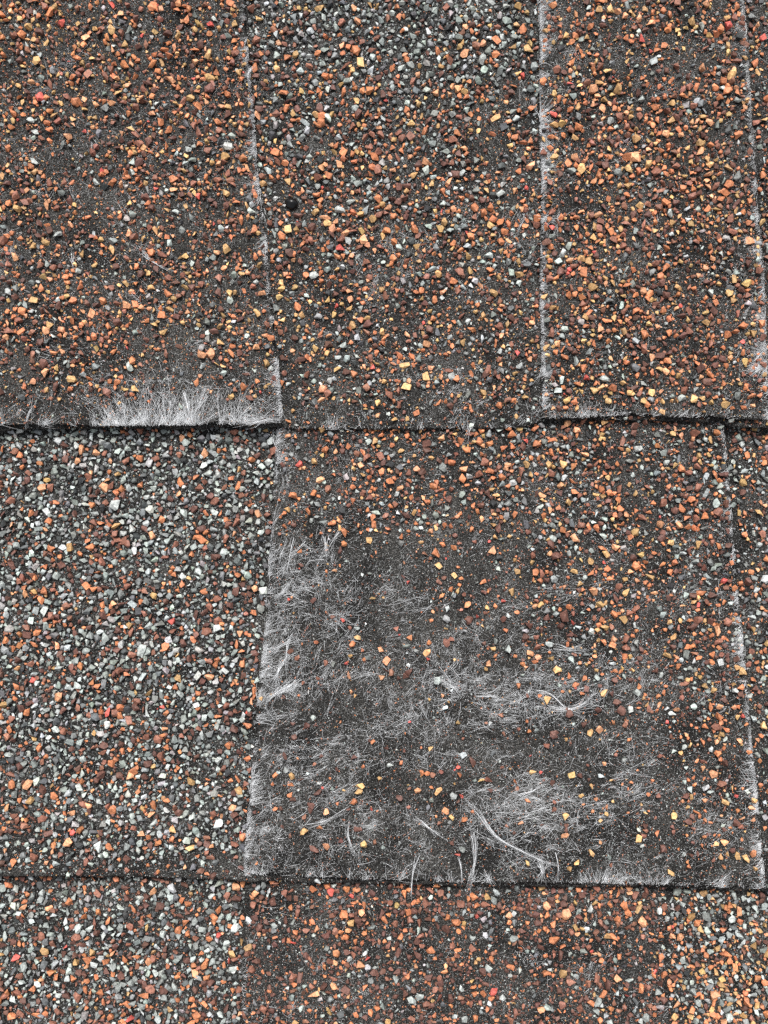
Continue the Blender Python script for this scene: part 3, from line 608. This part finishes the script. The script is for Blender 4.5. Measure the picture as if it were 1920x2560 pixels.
def fringe(c, tab, pts, inward, per_px, lo, hi, lean=0., spread=.45, patchy=.35, seed=0, rad=(.02, .042), y_to=None, over=(-3, 5)):
    """frayed fibres standing along an edge; inward = direction (deg) from the edge back onto the sheet"""
    P = np.array(pts, float); seg = np.hypot(*np.diff(P, axis=0).T); cum = np.concatenate([[0], np.cumsum(seg)])
    n = int(cum[-1] * per_px * .58); t = rng.uniform(0, cum[-1], n)
    x = np.interp(t, cum, P[:, 0]); y = np.interp(t, cum, P[:, 1])
    pn = vnoise(t / 38, t * 0 + .3, 300 + seed) * .6 + vnoise(t / 13, t * 0 + .3, 301 + seed) * .4
    keep = rng.uniform(0, 1, n) < np.clip((pn - patchy - .10) * 5, .03, 1)
    x, y, t, pn = x[keep], y[keep], t[keep], pn[keep]; n = len(x)
    tuft = (vnoise(t / 14, t * 0 + .7, 302 + seed) - .5) * 1.9
    th = math.radians(inward + lean) + tuft + rng.normal(0, spread, n)
    dp = np.clip((vnoise(t / 60, t * 0 + .9, 303 + seed) * .5 + vnoise(t / 19, t * 0 + .9, 304 + seed) * .5 - .28) * 3.0, .22, 1.9)
    L = (lo + (hi - lo) * rng.uniform(0, 1, n) ** 1.7) * dp
    o = rng.uniform(over[0], over[1], n); a = math.radians(inward)
    x = x - np.cos(a) * o; y = y + np.sin(a) * o
    add_f(c, lay_fibres(c, tab, x, y, th, L, rng.normal(0, .45, n), rng.uniform(-.35, .1, n), rng.uniform(.05, .7, n), fat(n, .022, .042, .07)))

ext = lambda pts, dx, dy: [(pts[0][0] + dx, pts[0][1] + dy)] + list(pts)
fringe('A', True, ext(A_LR, -14, -190), 180, 3.4, 9, 36, 25, .5, .26, 1)
fringe('A', True, [(-190,1060),(0,1060),(230,1062)], 90, 1.8, 8, 40, -10, .5, .30, 2)
fringe('A', True, [(230,1062),(463,1060),(610,1057)], 90, 4.6, 12, 92, -8, .38, .18, 3)
fringe('A', True, [(610,1057),(704,1053)], 110, 4.5, 12, 60, 25, .45, .2, 4)
fringe('A', True, ext(A_RL, -4, -190), 0, 4.2, 9, 40, 15, .5, .28, 5)
fringe('A', True, [(1355,1044),(1480,1040),(1545,1035),(1640,1038)], 90, 2.2, 8, 34, -10, .5, .3, 6)
fringe('A', True, [(1640,1038),(1780,1041),(1925,1044)], 90, 1.0, 7, 26, -10, .5, .3, 7)
fringe('A', True, ext(A_RR, -10, -190), 180, 3.2, 6, 24, 10, .6, .16, 8)
fringe('A', True, [(1907,690),(1912,800),(1916,940)], 180, 2.0, 10, 40, 5, .6, .4, 9)
fringe('A', False, [(710,1069),(960,1071),(1160,1070),(1310,1065),(1352,1054)], 90, 1.1, 6, 26, -10, .5, .36, 10)
fringe('A', False, [(1340,20),(1346,300),(1346,700),(1350,1040)], 180, .35, 6, 24, 20, .6, .5, 11)
fringe('B', True, B_L[1:], 0, 2.7, 9, 42, 40, .5, .30, 12)
fringe('B', True, B_L[4:10], 0, 1.3, 20, 85, 42, .35, .38, 13)
fringe('B', True, [(612,2183),(700,2186),(868,2195),(1157,2204),(1504,2205),(1915,2218)], 90, 1.9, 8, 38, -8, .42, .30, 14)
fringe('B', True, B_R, 180, 3.0, 6, 26, 10, .5, .18, 15)
fringe('B', True, B_R[7:], 180, 1.6, 8, 34, 5, .4, .25, 16)
fringe('C', True, C_L, 0, .7, 6, 20, 20, .6, .4, 17)
fringe('C', True, C_R, 180, .45, 6, 18, 10, .6, .45, 18)

for c in 'ABC':
    Vs, Fs, off = [], [], 0
    for V, F in FIB[c]:
        Vs.append(V); Fs.append(F + off); off += len(V)
    tag(obj('fibre_fuzz', fill_mesh('fibre_fuzz', np.concatenate(Vs), np.concatenate(Fs).ravel(), 4, M_FIBRE, True), SH[c]), kind='stuff')

# single strands and twisted tufts one can pick out: (course, layer, points, fibres, spread px)
STR = [
 ('B',1,[(1159,2000),(1173,2005),(1198,2035),(1217,2064),(1231,2086),(1260,2105),(1289,2119),(1318,2134),(1347,2151),(1374,2160),(1395,2169)],16,3),
 ('B',1,[(1036,2036),(1058,2057),(1080,2074),(1101,2088),(1113,2095)],9,3),
 ('B',1,[(1178,2074),(1186,2100),(1187,2136),(1186,2160),(1176,2194),(1168,2237)],11,2.5),
 ('B',1,[(1049,2134),(1040,2153),(1031,2185),(1027,2247)],8,1.8),
 ('B',1,[(1145,2141),(1152,2160),(1154,2185),(1155,2209)],6,2),
 ('B',1,[(1391,2131),(1395,2156),(1397,2177),(1395,2201)],6,1.8),
 ('B',1,[(1354,2150),(1357,2175),(1353,2206)],16,5),
 ('B',1,[(1214,2180),(1222,2195),(1230,2212)],12,5),
 ('B',1,[(815,1338),(814,1363),(816,1390),(819,1405)],12,2.5),
 ('B',1,[(862,1313),(840,1340),(826,1360),(820,1380)],7,2.5),
 ('B',1,[(734,1343),(727,1372),(723,1399),(717,1434)],7,2),
 ('B',1,[(774,1352),(748,1370),(734,1381),(722,1398)],6,2.5),
 ('B',1,[(727,1457),(712,1475),(701,1490),(682,1501)],14,4),
 ('B',1,[(704,1488),(719,1482),(732,1486),(748,1500)],8,3),
 ('B',1,[(734,1580),(721,1598),(717,1616),(716,1640),(716,1662),(719,1694)],9,2.5),
 ('B',1,[(720,1637),(707,1653),(698,1672),(690,1694),(684,1716)],16,3),
 ('B',1,[(740,1586),(694,1616),(663,1631),(648,1641)],8,4),
 ('B',1,[(732,1713),(700,1728),(675,1742),(652,1762)],20,5),
 ('B',1,[(750,1700),(715,1722),(690,1730)],12,4),
 ('B',1,[(1330,1729),(1365,1727),(1388,1744),(1411,1770),(1458,1782)],10,3),
 ('B',1,[(1365,1767),(1423,1776),(1469,1755),(1492,1721)],14,4),
 ('B',1,[(1195,1738),(1230,1738),(1262,1748)],9,3),
 ('B',1,[(1099,1690),(1134,1715),(1163,1732)],12,6),
 ('B',1,[(1380,1616),(1420,1624),(1462,1622)],10,4),
 ('B',1,[(760,2062),(812,2052),(846,2030),(880,2010)],8,3),
 ('B',1,[(872,2040),(868,2080),(880,2120),(900,2160)],7,2.5),
 ('B',1,[(1290,1990),(1330,1978),(1372,1955)],8,3),
 ('B',1,[(1314,1996),(1340,1990),(1362,2008)],8,3),
 ('A',1,[(344,617),(370,646),(399,666),(434,681)],6,2),
 ('A',1,[(176,635),(183,658),(191,681)],6,4),
 ('A',1,[(460,976),(469,1005),(474,1035),(474,1062)],12,3),
 ('A',1,[(521,970),(505,1005),(490,1035),(476,1062)],10,3),
 ('A',1,[(84,1005),(72,1035),(61,1076)],6,2),
 ('A',1,[(302,1000),(310,1030),(305,1060)],10,5),
 ('A',1,[(630,1010),(600,1040),(585,1058)],6,4),
 ('A',1,[(618,1062),(650,1052),(688,1044)],22,8),
 ('A',0,[(1180,1052),(1172,1075),(1163,1099)],9,5),
 ('A',0,[(1358,900),(1354,932),(1336,959)],8,4),
 ('A',2,[(1360,936),(1380,930),(1398,924)],16,6),
 ('A',2,[(1356,556),(1378,548),(1402,560)],14,8),
 ('A',2,[(1352,196),(1370,190),(1388,188)],18,5),
 ('A',2,[(1863,602),(1885,604),(1909,610)],34,4),
 ('A',2,[(1876,926),(1898,920),(1914,908)],60,6),
 ('A',2,[(1886,890),(1900,880),(1914,870)],40,8),
 ('A',1,[(616,196),(622,182),(630,172),(634,170)],16,3),
]
for (c, lay, pts, nf, sp) in STR:
    P = np.array(pts, float); seg = np.hypot(*np.diff(P, axis=0).T); cum = np.concatenate([[0], np.cumsum(seg)]); L = cum[-1]
    k = max(6, min(14, int(L / 12)))
    lo = rng.uniform(0, .28, nf); hi = rng.uniform(.72, 1, nf); lo[0] = 0; hi[0] = 1
    tt = (lo[:, None] + (hi - lo)[:, None] * np.linspace(0, 1, k)[None]) * L
    x = np.interp(tt, cum, P[:, 0]); y = np.interp(tt, cum, P[:, 1])
    for _ in range(2):                                            # soften the corners
        x[:, 1:-1] = .25 * x[:, :-2] + .5 * x[:, 1:-1] + .25 * x[:, 2:]; y[:, 1:-1] = .25 * y[:, :-2] + .5 * y[:, 1:-1] + .25 * y[:, 2:]
    fan = (.35 + 1.3 * np.abs(np.linspace(0, 1, k) - .5) * 2)[None]
    ox = rng.normal(0, sp, (nf, 1)) * fan; oy = rng.normal(0, sp, (nf, 1)) * fan
    u, v, w = place(c, lay > 0, x + ox, y + oy)
    w = w + .25 + .55 * np.sin(np.linspace(0, 1, k) * math.pi)[None] * rng.uniform(.5, 1.2, (nf, 1))
    V, F = tubes(np.stack([u, v, w], -1), rng.uniform(.025, .055, nf), True)
    obj('fibre_strand', fill_mesh('fibre_strand', V, F.ravel(), 4, M_FIBRE, True), PIECE[c, lay])

# ---------------------------------------------------------------- the one glossy black stone lying among the granules
bm = bmesh.new(); bmesh.ops.create_icosphere(bm, subdivisions=3, radius=1)
for vtx in bm.verts:
    p = vtx.co
    k = 1 + .10 * math.sin(3.1 * p.x + 1.2) + .07 * math.sin(4.7 * p.y + .4) + .05 * math.sin(6 * p.z)
    vtx.co = Vector((p.x * 2.3 * k, p.y * 1.7 * k, p.z * 1.5 * k)) * .001
    if vtx.co.z < -.0011: vtx.co.z = -.0011
me = bpy.data.meshes.new('black_pebble'); bm.to_mesh(me); bm.free()
me.polygons.foreach_set('use_smooth', np.full(len(me.polygons), True)); me.materials.append(M_BLACK)
peb = obj('black_pebble', me)
pu, pv, pw = place('A', False, np.array([PEBBLE[0]]), np.array([PEBBLE[1]]))
peb.matrix_world = ROOF @ Matrix.Translation((pu[0] * .001, pv[0] * .001, (pw[0] + .45) * .001)) @ Matrix.Rotation(math.radians(-14), 4, 'Z')
tag(peb, 'small glossy black pebble among brown and grey granules near the upper left tab', 'pebble')
print('TRIS', sum(sum(len(p.vertices) - 2 for p in o.data.polygons) for o in SC.objects if o.type == 'MESH' and o.name.split('.')[0] != 'granule'))
